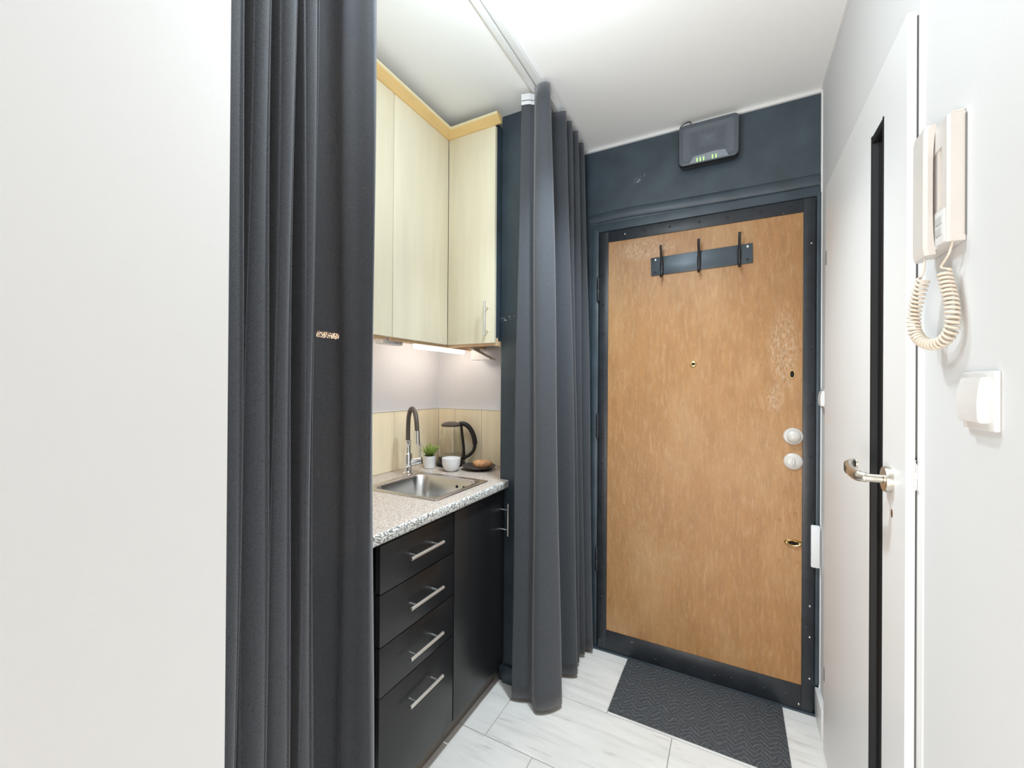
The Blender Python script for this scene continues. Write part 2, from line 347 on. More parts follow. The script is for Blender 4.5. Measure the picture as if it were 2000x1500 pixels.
rivets += [(x, .052, 0) for x in (-.40, -.27, -.14, 0, .12)] + [(.235, .030, 1), (-.3, .035, 0)]
bmr = bmesh.new(); add_lathe(bmr, [(0, .0035), (.0022, .003), (.004, .0012), (.0045, 0)], 10, Vector((0, -1, 0)).to_track_quat('Z', 'Y').to_matrix().to_4x4())
r0 = link('rivet', bmr, STEEL_DARK, smooth=True); mr0 = r0.data; mr1 = mr0.copy(); mr1.materials.clear(); mr1.materials.append(SCREW)
for i, (x, z, br) in enumerate(rivets):
    o = r0 if i == 0 else bpy.data.objects.new('rivet', mr0); 
    if i: COL.objects.link(o)
    if br: o.data = mr1; o['label'] = 'bare metal rivet'
    o.location = (x, YD-.016, z); D(o)
PY = YD-.012
for (x, y) in ((1532, 685), (1565, 683), (1530, 742), (1566, 741), (1523, 1015), (1553, 1004), (1478, 1014), (1478, 1045), (1478, 1075), (1522, 1094), (1558, 1098), (1253, 514), (1487, 714)):
    p = hit(x, y, 1, PY); r_ = .0045 if x not in (1478, 1253, 1487) else .0028
    D(lathe('screw_hole', HOLE, [(0, -.0006), (r_, -.0006), (r_*1.15, .0004), (r_*1.2, 0)], (p.x, PY, p.z), (0, -1, 0), n=12))
p = hit(1354, 711, 1, PY)
pe = D(lathe('peephole', BRASS, [(.0055, .0005), (.0065, .003), (.0115, .004), (.0135, .002), (.0138, 0)], (p.x, PY, p.z), (0, -1, 0), n=24))
o = lathe('peephole_lens', DGLASS, [(0, .002), (.004, .0015), (.006, 0)], (p.x, PY, p.z), (0, -1, 0), n=16); D(o); 
p = hit(1547, 731, 1, PY)
S1 = Matrix.Translation((p.x, PY, p.z)) @ Matrix.Diagonal((.62, 1, 1.25, 1)) @ Vector((0, -1, 0)).to_track_quat('Z', 'Y').to_matrix().to_4x4()
bm = bmesh.new(); add_lathe(bm, [(.010, .0005), (.0115, .003), (.0145, .003), (.016, 0)], 24, S1); D(smooth_by_angle(link('keyhole_escutcheon', bm, BRASS)))
bm = bmesh.new(); add_lathe(bm, [(0, .0008), (.0108, .0008), (.011, 0)], 24, S1); D(link('keyhole', bm, HOLE))
p = hit(1549, 852, 1, PY)
kb = D(lathe('door_knob', KNOBM, [(0, .030), (.010, .029), (.020, .024), (.024, .018), (.022, .012), (.018, .009), (.024, .008), (.031, .006), (.033, .003), (.033, 0)], (p.x, PY, p.z), (0, -1, 0), n=40)); kb['label'] = 'round cream lock knob'
p = hit(1549, 901, 1, PY)
kb = D(lathe('lock_rosette', KNOBM, [(0, .010), (.014, .010), (.018, .009), (.029, .006), (.032, .003), (.032, 0)], (p.x, PY, p.z), (0, -1, 0), n=40)); kb['label'] = 'cream lock rosette with thumb turn'
bm = bmesh.new(); add_box(bm, p.x-.004, p.x+.004, PY-.019, PY-.009, p.z-.013, p.z+.013, .003); D(smooth_by_angle(link('thumb_turn', bm, KNOBM)))
p = hit(1549, 1060, 1, PY)
S1 = Matrix.Translation((p.x, PY, p.z)) @ Matrix.Diagonal((1.9, 1, .85, 1)) @ Vector((0, -1, 0)).to_track_quat('Z', 'Y').to_matrix().to_4x4()
bm = bmesh.new(); add_lathe(bm, [(.008, .0005), (.0095, .007), (.0125, .0085), (.0155, .004), (.0165, 0)], 28, S1); D(smooth_by_angle(link('finger_pull', bm, BRASS), 60))
bm = bmesh.new(); add_lathe(bm, [(0, .001), (.0085, .001), (.009, 0)], 28, S1); D(link('finger_pull_slot', bm, HOLE))
# ------------------------------------------------------------------ white interior door
d2 = bpy.data.objects.new('door_2', None); COL.objects.link(d2); d2.location = (.29, 1.4, 0); struct(d2, 'white interior door with narrow dark glass strip', 'door')
E_ = lambda o: adopt(d2, o)
FX, YN, YF, ZT = .285, 1.026, 1.790, 1.968; GY0, GY1, GZ0, GZ1 = 1.158, 1.248, .14, 1.853
bm = bmesh.new()
for a in ((YN, GY0, .008, ZT), (GY1, YF, .008, ZT), (GY0, GY1, GZ1, ZT), (GY0, GY1, .008, GZ0)): add_box(bm, FX, .2985, *a)
bmesh.ops.remove_doubles(bm, verts=bm.verts, dist=1e-5)
E_(link('door_leaf', bm, DOORW))
bm = bmesh.new(); add_box(bm, .2985, XR+.004, YN+.006, YF-.004, .012, ZT-.005); E_(link('door_gap_shade', bm, GAPGREY))  # dark strip stands in for the shadow gap behind the leaf
for a in ((GY0, GY0+.014, GZ0, GZ1), (GY1-.014, GY1, GZ0, GZ1)):
    bm = bmesh.new(); s = 1 if a[0] == GY0 else -1; ye = a[0] if s > 0 else a[1]
    vs_ = [(FX-.0005, ye), (FX-.002, ye+s*.003), (FX-.001, ye+s*.008), (FX+.008, ye+s*.012), (FX+.012, ye+s*.014), (FX+.0134, ye)]
    lo = [bm.verts.new((x, y, GZ0)) for x, y in vs_]; hi = [bm.verts.new((x, y, GZ1)) for x, y in vs_]
    for i in range(6): bm.faces.new((lo[i], lo[(i+1) % 6], hi[(i+1) % 6], hi[i]))
    bm.faces.new(lo); bm.faces.new(hi); E_(link('glazing_bead', bm, BEAD))
E_(box('glazing_bead', BEAD, FX-.001, FX+.012, GY0+.003, GY1-.003, GZ1-.018, GZ1, bevel=.002)); E_(box('glazing_bead', BEAD, FX-.001, FX+.012, GY0+.003, GY1-.003, GZ0, GZ0+.018, bevel=.002))
E_(box('glass_pane', DGLASS, FX+.0095, FX+.0128, GY0+.012, GY1-.012, GZ0+.01, GZ1-.01))
E_(box('door_frame', DOORW, XR-.002, XR+.003, YN-.030, YN-.004, 0, ZT+.03, bevel=.001)); 
for z0, z1 in ((1.694, 1.742), (.257, .304)): E_(box('hinge_cover', GAPGREY, FX-.0012, FX+.003, YF-.020, YF-.008, z0, z1, bevel=.0005))
hy, hz = 1.110, 1.083
ho = E_(lathe('handle_rosette', NICKEL, [(.009, .012), (.018, .0125), (.0245, .011), (.026, .008), (.026, 0)], (FX, hy, hz), (-1, 0, 0), n=40))
lev = catmull([(FX-.008, hy, hz), (FX-.030, hy, hz), (FX-.042, hy+.004, hz), (FX-.049, hy+.016, hz), (FX-.052, hy+.045, hz+.001), (FX-.050, hy+.085, hz+.004), (FX-.044, hy+.112, hz+.008), (FX-.034, hy+.124, hz+.010), (FX-.026, hy+.124, hz+.010)], 6)
bm = bmesh.new(); add_tube(bm, lev, [.0085 if i < 10 else (.0105 if i < 16 else .0115) for i in range(len(lev))], 16, up=(0, 0, 1), flat=(1.0, .75)); E_(smooth_by_angle(link('handle_lever', bm, NICKEL), 60))
bm = bmesh.new()
for dz in (-.006, -.003, 0, .003, .006):
    add_tube(bm, [Vector(q)+Vector((-.0086, -.001, dz)) for q in lev[26:42]], .0006, 5)
E_(link('lever_grooves', bm, HOLE))
S1 = Matrix.Translation((FX, 1.099, 1.017)) @ Matrix.Diagonal((1, .55, 1, 1)) @ Vector((-1, 0, 0)).to_track_quat('Z', 'Y').to_matrix().to_4x4()
bm = bmesh.new(); add_lathe(bm, [(0, .0006), (.0085, .0006), (.0088, 0)], 20, S1); k_ = E_(link('keyhole', bm, mat('brown_keyhole', (.12, .06, .025), .7)))
E_(box('strike_plate', CHROME, XR-.006, XR+.001, YN-.012, YN-.001, 1.082, 1.138, bevel=.0015))
# ------------------------------------------------------------------ curtain rail and curtains
rail = bpy.data.objects.new('curtain_rail', None); COL.objects.link(rail); rail.location = (-.668, 1.15, ZC-.016)
tag(rail, 'white double track curtain rail on the ceiling', 'curtain rail')
for xa, xb in ((-.697, -.673), (-.669, -.645)):
    adopt(rail, box('rail_track', WPLAS, xa, xb, .34, 1.97, ZC-.016, ZC, bevel=.002))
adopt(rail, box('rail_groove', GAPGREY, -.6735, -.6685, .34, 1.97, ZC-.008, ZC-.0005))
def curtain_mesh(top, bot, zt, zb, rows=40, per=8, sway=.004, ph=0):
    T, B = catmull([(*p, 0) for p in top], per), catmull([(*p, 0) for p in bot], per); bm = bmesh.new(); grid = []
    for r in range(rows+1):
        f = r/rows; e = f**.85; row = []
        for i, (a, b) in enumerate(zip(T, B)):
            q = a.lerp(b, e); s = sway*math.sin(f*7+i*.11+ph)*f*(1-f)*4
            q = q + Vector((s*.6, s, 0)); row.append(bm.verts.new((q.x, q.y, zt+(zb-zt)*f)))
        grid.append(row)
    for a, b in zip(grid, grid[1:]):
        for i in range(len(a)-1): bm.faces.new((a[i], a[i+1], b[i+1], b[i]))
    return bm, T
def curtain(name, top, bot, zt, zb, label, ph):
    bm, T = curtain_mesh(top, bot, zt, zb, ph=ph); o = link(name, bm, CLOTH, smooth=True)
    so = o.modifiers.new('thickness', 'SOLIDIFY'); so.thickness = .0022; so.offset = 0
    return tag(o, label, 'curtain', 'charcoal curtains of the kitchenette'), T
XV, XE = -.756, -.646
def near_line(cr, x0, xe):
    """fold line from crest columns measured in the photograph; valleys lie behind the track"""
    pts = [(-.735, .338)]
    for i, c in enumerate(cr):
        R = .0185 if i < 3 else .0135; xc = XE-R; yc = colY(c+2, xc+.57*R)-.82*R
        for th in (-90, -45, 0, 40, 80):
            t = math.radians(th); pts.append((xc+R*math.cos(t), yc+R*math.sin(t)))
        xv = XV if i < len(cr)-1 else XV-.006
        pts.append((xv, yc+R+.003))
    pts += x0; return pts
top = near_line([472, 526, 574, 607], [(-.722, colY(640, -.722)), (-.700, colY(664, -.700)), (-.684, colY(690, -.684)), (-.668, colY(713, -.668)), (-.664, colY(722, -.664)), (-.676, colY(722, -.676)+.004), (-.700, colY(716, -.70))], 0)
bot = near_line([452, 510, 558, 611], [(-.722, colY(652, -.722)), (-.700, colY(674, -.700)), (-.684, colY(700, -.684)), (-.668, colY(724, -.668)), (-.664, colY(733, -.664)), (-.676, colY(733, -.676)+.004), (-.700, colY(728, -.70))], 0)
curtain('curtain', top, bot, ZC-.018, .018, 'charcoal curtain gathered against the near white wall', 0)
ftop = [(-.738, 1.455), (-.708, 1.463), (-.690, 1.474), (-.672, 1.444), (-.648, 1.432), (-.622, 1.438), (-.622, 1.462), (-.690, 1.53), (-.715, 1.58), (-.690, 1.61), (-.628, 1.622), (-.622, 1.634), (-.66, 1.655), (-.715, 1.672), (-.66, 1.688), (-.625, 1.696), (-.622, 1.708), (-.66, 1.73), (-.715, 1.748), (-.66, 1.765), (-.624, 1.775), (-.622, 1.786), (-.66, 1.81), (-.712, 1.83), (-.66, 1.862), (-.626, 1.880), (-.640, 1.91), (-.690, 1.945)]
fbot = [(-.777, 1.478), (-.738, 1.488), (-.700, 1.502), (-.668, 1.464), (-.634, 1.474), (-.598, 1.515), (-.590, 1.550), (-.640, 1.60), (-.705, 1.65), (-.670, 1.69), (-.605, 1.715), (-.590, 1.738), (-.64, 1.765), (-.705, 1.780), (-.66, 1.79), (-.615, 1.80), (-.608, 1.812), (-.64, 1.83), (-.705, 1.845), (-.66, 1.860), (-.612, 1.868), (-.604, 1.878), (-.64, 1.89), (-.700, 1.90), (-.64, 1.912), (-.582, 1.920), (-.596, 1.945), (-.660, 1.962)]
cur2, T = curtain('curtain', ftop, fbot, ZC-.018, .020, 'charcoal curtain gathered against the pier beside the entrance door', 1.3)
bm = bmesh.new(); strip = [q+Vector((.0, -.0028, 0)) for q in T[:17]]
for z0, z1 in ((ZC-.062, ZC-.047), (ZC-.044, ZC-.019)):
    a = [bm.verts.new((q.x, q.y, z0)) for q in strip]; b = [bm.verts.new((q.x, q.y, z1)) for q in strip]
    for i in range(len(a)-1): bm.faces.new((a[i], a[i+1], b[i+1], b[i]))
tp = link('header_tape', bm, TAPE, parent=cur2, smooth=True); tp['label'] = 'white pleating tape along the top edge'
# ------------------------------------------------------------------ kitchenette: base cabinets
XF = -.86; ZB = .085; ZTOP = .820
def bar(name, a, b, out, r=.0055, inset=.026, parent=None):
    """bar handle from a to b, its two posts running back to the front along -out"""
    a, b = Vector(a), Vector(b); d = (b-a).normalized(); bm = bmesh.new()
    add_tube(bm, [a, a+d*.0008, b-d*.0008, b], [r*.85, r, r, r*.85], 14)
    for q in (a+d*inset, b-d*inset): add_tube(bm, [q, q-Vector(out)], r*.62, 10)
    o = smooth_by_angle(link(name, bm, BRUSH), 40)
    if parent is not None: o.parent = parent; o.matrix_parent_inverse = parent.matrix_world.inverted()
    return o
def carcass(name, y0, y1, z0, z1, x0=XW+.012, x1=XF-.019):
    bm = bmesh.new(); t = .016
    add_box(bm, x0, x1, y0, y0+t, z0, z1); add_box(bm, x0, x1, y1-t, y1, z0, z1); add_box(bm, x0, x1, y0+t, y1-t, z0, z0+t); add_box(bm, x0, x0+.004, y0+t, y1-t, z0+t, z1); add_box(bm, x1-.08, x1, y0+t, y1-t, z1-t, z1)
    return link(name, bm, CARC)
c1 = thing('drawer_cabinet', 'black base cabinet of four drawers with steel bar handles', 'cabinet', (-1.13, 1.02, 0), 'black base cabinets under the worktop')
adopt(c1, carcass('carcass', .846, 1.194, ZB, ZTOP-.13)); adopt(c1, box('plinth', PLINTH, XF-.060, XF-.042, .80, 1.194, .0, ZB))
for z0, z1, zh in ((.6845, ZTOP, .756), (.5365, .6815, .608), (.3955, .5335, .459), (.088, .3925, .319)):
    dr = box('drawer', CARC, XF-.018, XF, .8485, 1.1925, z0, z1, bevel=.0012); adopt(c1, dr)
    h = bar('handle', (-.832, .944, zh), (-.832, 1.100, zh), (.028, 0, 0)); h.parent = dr; h.matrix_parent_inverse = Matrix.Translation(c1.location).inverted() @ Matrix.Identity(4)
    h.matrix_parent_inverse = Matrix.Identity(4)
c2 = thing('sink_cabinet', 'black base cabinet with one door under the sink', 'cabinet', (-1.13, 1.38, 0), 'black base cabinets under the worktop')
adopt(c2, carcass('carcass', 1.196, 1.560, ZB, ZTOP-.13)); adopt(c2, box('plinth', PLINTH, XF-.060, XF-.042, 1.196, YP-.012, .0, ZB))
dr = box('door', CARC, XF-.018, XF, 1.1975, 1.557, .088, ZTOP, bevel=.0012); adopt(c2, dr)
h = bar('handle', (-.828, 1.532, .637), (-.828, 1.532, .772), (.032, 0, 0), r=.0045); h.parent = dr
# worktop with a cut-out for the sink
ZW = .865; ZWB = .833; SX0, SX1, SY0, SY1 = -1.275, -.905, 1.150, 1.500
def worktop():
    xs = [XW+.001, SX0+.012, SX1-.012, XC-.001, -.838]; ys = [.345, SY0+.012, SY1-.012, YP-.002, YK-.001]; bm = bmesh.new(); V = {}
    def v(i, j):
        if (i, j) not in V: V[(i, j)] = bm.verts.new((xs[i], ys[j], ZW))
        return V[(i, j)]
    for i in range(4):
        for j in range(4):
            if (i, j) in ((1, 1), (3, 3)): continue
            bm.faces.new((v(i, j), v(i+1, j), v(i+1, j+1), v(i, j+1)))
    r = bmesh.ops.extrude_face_region(bm, geom=list(bm.faces)); nv = [g for g in r['geom'] if isinstance(g, bmesh.types.BMVert)]
    bmesh.ops.translate(bm, vec=(0, 0, ZWB-ZW), verts=nv)
    bmesh.ops.recalc_face_normals(bm, faces=bm.faces)
    ed = [e for e in bm.edges if all(abs(q.co.x-xs[4]) < 1e-5 for q in e.verts) and abs(e.verts[0].co.z-e.verts[1].co.z) < 1e-5]
    ed += [e for e in bm.edges if all(abs(q.co.x-xs[4]) < 1e-5 and abs(q.co.y-ys[3]) < 1e-5 for q in e.verts)]
    bmesh.ops.bevel(bm, geom=ed, offset=.009, segments=4, profile=.5, affect='EDGES')
    for f in bm.faces:
        c = f.calc_center_median()
        if c.x > -.8475: f.material_index = 1
    return bm
wt = smooth_by_angle(link('worktop', worktop(), (GRAN, GRAN_EDGE)), 40); tag(wt, 'speckled granite look worktop over the black cabinets', 'worktop')
# sink
sk = thing('sink', 'square inset stainless steel sink', 'sink', ((SX0+SX1)/2, (SY0+SY1)/2, ZW))
def rrect(x0, x1, y0, y1, r, n=6):
    out = []
    for cx, cy, a0 in ((x1-r, y1-r, 0), (x0+r, y1-r, 90), (x0+r, y0+r, 180), (x1-r, y0+r, 270)):
        for k in range(n+1): a = math.radians(a0+90*k/n); out.append((cx+r*math.cos(a), cy+r*math.sin(a)))
    return out
def loops_mesh(loops, cap=True):
    bm = bmesh.new(); R = [[bm.verts.new((x, y, z)) for x, y in l] for l, z in loops]
    for a, b in zip(R, R[1:]):
        n = len(a)
        for i in range(n): bm.faces.new((a[i], a[(i+1) % n], b[(i+1) % n], b[i]))
    if cap: bm.faces.new(R[-1])
    return bm
def sl(d, r): return rrect(SX0+d, SX1-d, SY0+d, SY1-d, r)
bm = loops_mesh([(sl(-.001, .008), ZW+.0005), (sl(0, .008), ZW+.003), (sl(.004, .010), ZW+.0042), (sl(.020, .030), ZW+.0035), (sl(.026, .045), ZW+.002), (sl(.031, .055), ZW-.008), (sl(.038, .060), ZW-.10), (sl(.046, .062), ZW-.125), (sl(.062, .060), ZW-.137), (sl(.15, .02), ZW-.140)])
adopt(sk, smooth_by_angle(link('basin', bm, INOX), 50))
adopt(sk, lathe('drain', CHROME, [(0, .002), (.012, .002), (.016, .0035), (.030, .004), (.036, .001), (.037, 0)], ((SX0+SX1)/2, (SY0+SY1)/2, ZW-.140), n=32))
for dx in (-.018, .018):
    adopt(sk, lathe('overflow_hole', HOLE, [(0, .0012), (.006, .0012), (.0065, 0)], (SX1-.12+dx, SY1-.0335, ZW-.032), (0, -1, .05), n=14))
# faucet
fx, fy = -1.305, 1.452
ft = thing('faucet', 'chrome mixer tap with flexible grey brown spout beside the sink', 'faucet', (fx, fy, ZW))
sd = Vector((.87, -.5, 0)); ld = Vector((.5, .87, 0)); B0 = Vector((fx, fy, ZW))
adopt(ft, lathe('tap_base', CHROME, [(.026, 0), (.026, .004), (.022, .008), (.0195, .012), (.0195, .085), (.018, .090), (.014, .094), (.0125, .098), (.0125, .145), (.0135, .147), (.0135, .152), (0, .152)], (fx, fy, ZW), n=28))
adopt(ft, tube('mixer_body', CHROME, [B0+Vector((0, 0, .050))-ld*.004, B0+Vector((0, 0, .052))+ld*.058], .0185, n=24))
adopt(ft, tube('cartridge_cap', BLACKP, [B0+Vector((0, 0, .052))+ld*.058, B0+Vector((0, 0, .052))+ld*.064], .017, n=24))
adopt(ft, tube('lever', CHROME, [B0+Vector((0, 0, .052))+ld*.050, B0+Vector((0, 0, .075))+ld*.055-sd*.004, B0+Vector((0, 0, .135))+ld*.060-sd*.006], [.006, .0042, .0036], n=10))
arc = catmull([B0+Vector((0, 0, z))+sd*s for s, z in ((0, .146), (0, .185), (.002, .225), (.010, .262), (.034, .292), (.066, .297), (.094, .278), (.112, .245), (.120, .205))], 6)
adopt(ft, tube('spout_hose', HOSE, arc, .0098, n=14))
adopt(ft, tube('spray_head', CHROME, [arc[-1], arc[-1]+Vector((0, 0, -.012))+sd*.001, arc[-1]+Vector((0, 0, -.050))+sd*.006, arc[-1]+Vector((0, 0, -.062))+sd*.007], [.0108, .0115, .0108, .0085], n=18))
# splash tiles and the walls' own lower finish
bs = bpy.data.objects.new('backsplash', None); COL.objects.link(bs); bs.location = (XW, YK, ZW); tag(bs, 'pale maple coloured splash tiles around the kitchenette counter', 'backsplash')
ZS = 1.142
x = XW+.006; edges = [x, -1.292, -1.126, -.960, XC-.001]
for a, b in zip(edges, edges[1:]): adopt(bs, box('tile', BSPL, a+.0008, b-.0008, YK-.006, YK-.0005, ZW+.001, ZS, bevel=.0008, seg=1))
y = YK-.006
while y > .36:
    adopt(bs, box('tile', BSPL, XW+.0005, XW+.006, max(y-.166, .345)+.0008, y-.0008, ZW+.001, ZS, bevel=.0008, seg=1)); y -= .166
adopt(bs, box('edge_bead', WPLAS, XW+.006, XC-.001, YK-.008, YK-.0005, ZS, ZS+.006, bevel=.002)); adopt(bs, box('edge_bead', WPLAS, XW+.0005, XW+.008, .345, YK-.008, ZS, ZS+.006, bevel=.002))
# ------------------------------------------------------------------ wall cabinets
XU = -1.127; YU = 1.505; UZ0, UZ1 = 1.448, 2.364
def upper(label, y0, y1, doors):
    c = thing('wall_cabinet', label, 'cabinet', ((XU+XW)/2, (y0+y1)/2, UZ0), 'pale maple wall cabinets'); t = .016
    bm = bmesh.new(); x0, x1 = XW+.002, XU-.019
    add_box(bm, x0, x1, y0, y0+t, UZ0+.002, UZ1+.018); add_box(bm, x0, x1, y1-t, y1, UZ0+.002, UZ1+.018); add_box(bm, x0, x1, y0+t, y1-t, UZ0+.022, UZ0+.038); add_box(bm, x0, x1, y0+t, y1-t, UZ1-.02, UZ1-.004); add_box(bm, x0, x0+.004, y0+t, y1-t, UZ0+.038, UZ1-.02)
    adopt(c, link('carcass', bm, BIRCH)); adopt(c, box('light_rail', BIRCH, XU-.034, XU-.0195, y0+t, y1-t, UZ0-.010, UZ0+.022))
    for a, b in doors: adopt(c, box('door', MAPLE, XU-.018, XU, a+.001, b-.001, UZ0, UZ1, bevel=.0015))
    return c
upper('pale maple wall cabinet on the long wall, half behind the near curtain', .48, 1.1645, ((.48, .822), (.822, 1.1645)))
upper('pale maple wall cabinet on the long wall, meeting the corner', 1.1655, 1.795, ((1.1655, YU+.0005),))
c = thing('wall_cabinet', 'pale maple wall cabinet with vertical steel handle beside the dark pier', 'cabinet', ((XU+XC)/2, 1.65, UZ0), 'pale maple wall cabinets'); t = .016
bm = bmesh.new(); x0, x1, y0, y1 = XU+.002, XC-.002, YU+.019, YK-.002
add_box(bm, x0, x0+t, y0, y1, UZ0+.002, UZ1+.018); add_box(bm, x0+t, x1-t, y0, y1, UZ0+.022, UZ0+.038); add_box(bm, x0+t, x1-t, y0, y1, UZ1-.02, UZ1-.004)
adopt(c, link('carcass', bm, BIRCH)); adopt(c, box('side_panel', DARK, x1-t, x1, y0, y1, UZ0+.012, UZ1+.018)); adopt(c, box('light_rail', BIRCH, XU-.012, x1+.001, YU+.0195, YU+.034, UZ0-.010, UZ0+.022)); adopt(c, box('light_rail', BIRCH, x1-.015, x1+.001, YU+.034, y1, UZ0-.010, UZ0+.010))
dr = box('door', MAPLE, XU+.0008, XC-.001, YU, YU+.018, UZ0, UZ1, bevel=.0015); adopt(c, dr)
h = bar('handle', (-.915, 1.474, 1.478), (-.915, 1.474, 1.620), (0, -.031, 0), r=.0052, inset=.022); h.parent = dr
# crown moulding mitred round the inner corner
prof = [(0, UZ1-.002), (.006, UZ1-.002), (.036, UZ1+.019)]; bead = [(.0362, UZ1+.019), (.041, UZ1+.0215), (.042, UZ1+.026), (.038, UZ1+.030), (0, UZ1+.030), (0, UZ1+.019)]
bm = bmesh.new()
for pi, pr in enumerate((prof+[(0, UZ1+.019)], bead)):
    R = []
    for k in range(3):
        R.append([bm.verts.new([(XU+o_, .48, z), (XU+o_, YU-o_, z), (XC+.030, YU-o_, z)][k]) for o_, z in pr])
    for a, b in zip(R, R[1:]):
        for i in range(len(pr)): bm.faces.new((a[i], a[(i+1) % len(pr)], b[(i+1) % len(pr)], b[i])).material_index = pi
    bm.faces.new(R[0]); bm.faces.new(R[-1])
co = link('crown_moulding', bm, (MAPLE_X, MAPLE_B)); tag(co, 'golden maple crown moulding along the top of the wall cabinets', 'moulding')
# under-cabinet lights
def led(y0, y1, x, z, label, m=LEDW):
    o = thing('light_bar', label, 'light', (x, (y0+y1)/2, z), 'light bars under the wall cabinets')
    adopt(o, box('housing', WPLAS, x-.011, x+.011, y0-.006, y1+.006, z+.004, UZ0+.022, bevel=.001)); adopt(o, box('tube', m, x-.008, x+.008, y0, y1, z-.013, z+.004, bevel=.004)); return o
ZL = UZ0-.010
led(1.375, 1.745, -1.205, ZL-.0, 'lit warm white light bar under the corner wall cabinet')
led(.905, .985, -1.205, ZL-.0, 'short lit light bar shining through the near curtain', LEDW2)
sn = thing('sensor_switch', 'small white switch box under the wall cabinet, left of the light bar', 'switch', (-1.195, 1.19, ZL))
adopt(sn, box('body', WPLAS, -1.215, -1.175, 1.165, 1.275, ZL-.012, UZ0+.022, bevel=.004)); adopt(sn, box('sensor_window', GREYB, -1.1755, -1.1735, 1.225, 1.265, ZL-.008, ZL+.006))
ad = bmesh.new(); q0, q1, q2 = hit(920, 684, 1, 1.70), hit(921, 703, 1, 1.70), hit(958, 701, 1, 1.70)
lo = [(q0.x, UZ0+.022), (q0.x, q1.z), (q2.x, q1.z), (q2.x-.008, q1.z+.006), (q0.x+.014, q0.z+.002), (q0.x+.014, UZ0+.022)]
v0 = [ad.verts.new((x, 1.70, z)) for x, z in lo]; v1 = [ad.verts.new((x, 1.76, z)) for x, z in lo]
ad.faces.new(v0); ad.faces.new(v1)
for i in range(6): ad.faces.new((v0[i], v0[(i+1) % 6], v1[(i+1) % 6], v1[i]))
pw = smooth_by_angle(link('light_transformer', ad, WPLAS)); tag(pw, 'white wedge shaped box under the handled wall cabinet', 'socket box')
# ------------------------------------------------------------------ things on the worktop
kx, ky = -1.253, 1.708; R0 = Vector((.883, .469, 0))
kt = thing('electric_kettle', 'glass electric kettle with black base and curved black handle', 'kettle', (kx, ky, ZW))
adopt(kt, lathe('base', BLACKP, [(0, 0), (.070, 0), (.074, .004), (.074, .016), (.068, .022), (.062, .024), (.062, .040), (.060, .044), (0, .044)], (kx, ky, ZW), n=40))
adopt(kt, lathe('jug', GLASS, [(0, .046), (.060, .046), (.0625, .055), (.060, .09), (.053, .14), (.046, .185), (.0445, .198), (.0425, .198), (.044, .185), (.051, .14), (.058, .09), (.0605, .057), (.058, .049), (0, .049)], (kx, ky, ZW), n=40, ang=60))
adopt(kt, lathe('heating_plate', INOX, [(0, .0495), (.054, .0495), (.056, .0505), (.054, .053), (0, .053)], (kx, ky, ZW), n=32))
lid = adopt(kt, lathe('lid', DARKBR, [(.047, .196), (.049, .200), (.049, .206), (.040, .213), (.020, .219), (0, .221)], (kx, ky, ZW), n=40))
K = Vector((kx, ky, ZW))
hp = catmull([K+R0*a+Vector((0, 0, z)) for a, z in ((.040, .207), (.066, .208), (.092, .190), (.112, .155), (.121, .115), (.117, .080), (.098, .055), (.074, .040), (.064, .030))], 6)
bm = bmesh.new(); add_tube(bm, hp, [.012 if i < 26 else .0085 for i in range(len(hp))], 12, flat=(1, .8), up=(0, 0, 1))
add_tube(bm, [K+R0*a+Vector((0, 0, z)) for a, z in ((.052, .20), (.056, .16), (.064, .10), (.0675, .05), (.066, .030))], .0055, 10, flat=(1, 1.5))
adopt(kt, smooth_by_angle(link('handle', bm, BLACKP), 60))
cx, cy = -1.165, 1.592
cp = lathe('cup', PORC, [(0, 0), (.022, 0), (.026, .003), (.035, .012), (.042, .032), (.0445, .062), (.0430, .0625), (.0395, .033), (.032, .016), (.022, .007), (0, .006)], (cx, cy, ZW), n=40, ang=45)
tag(cp, 'white porcelain cup standing in front of the kettle', 'cup')
px_, py_ = -1.300, 1.600
pt = thing('potted_succulent', 'small spiky green plant in a white pot behind the tap', 'plant', (px_, py_, ZW))
adopt(pt, lathe('pot', PORC, [(0, 0), (.024, 0), (.0265, .002), (.030, .055), (.031, .060), (.0285, .060), (.0275, .052), (0, .052)], (px_, py_, ZW), n=36, ang=40))
adopt(pt, lathe('soil', SOIL, [(0, .055), (.0272, .053)], (px_, py_, ZW), n=24))
bm = bmesh.new()
for i in range(64):
    a = random.uniform(0, 6.28); tl = random.uniform(.02, .80); L_ = random.uniform(.042, .072); r0 = random.uniform(0, .014)
    b0 = Vector((px_+r0*math.cos(a), py_+r0*math.sin(a), ZW+.054)); d = Vector((math.sin(tl)*math.cos(a), math.sin(tl)*math.sin(a), math.cos(tl)))
    if b0.x+d.x*L_ < XW+.01: continue
    add_tube(bm, [b0, b0+d*L_*.5+Vector((0, 0, .002)), b0+d*L_], [.0022, .0032, .0004], 5)
adopt(pt, link('leaves', bm, LEAF, smooth=True)); 
qx, qy = -1.074, 1.690
pl = lathe('plate', CERD, [(0, 0), (.040, 0), (.044, .002), (.060, .007), (.078, .015), (.0815, .0185), (.080, .0195), (.074, .0165), (.058, .010), (.040, .006), (0, .006)], (qx, qy, ZW), n=48, ang=40)
tag(pl, 'dark stoneware plate beside the kettle', 'plate')
bm = bmesh.new(); pts, rad = [], []
for i in range(49):
    u = i/48; a = math.radians(-62+124*u); q = Vector((0, .030, 0)) + Vector((math.sin(a)*.048, -math.cos(a)*.036, 0))
    seg = abs(math.sin(u*math.pi*5.5)); env = math.sin(math.pi*min(max(u, .02), .98))**.55
    pts.append(q); rad.append(.0205*env*(.86+.14*seg)+.003)
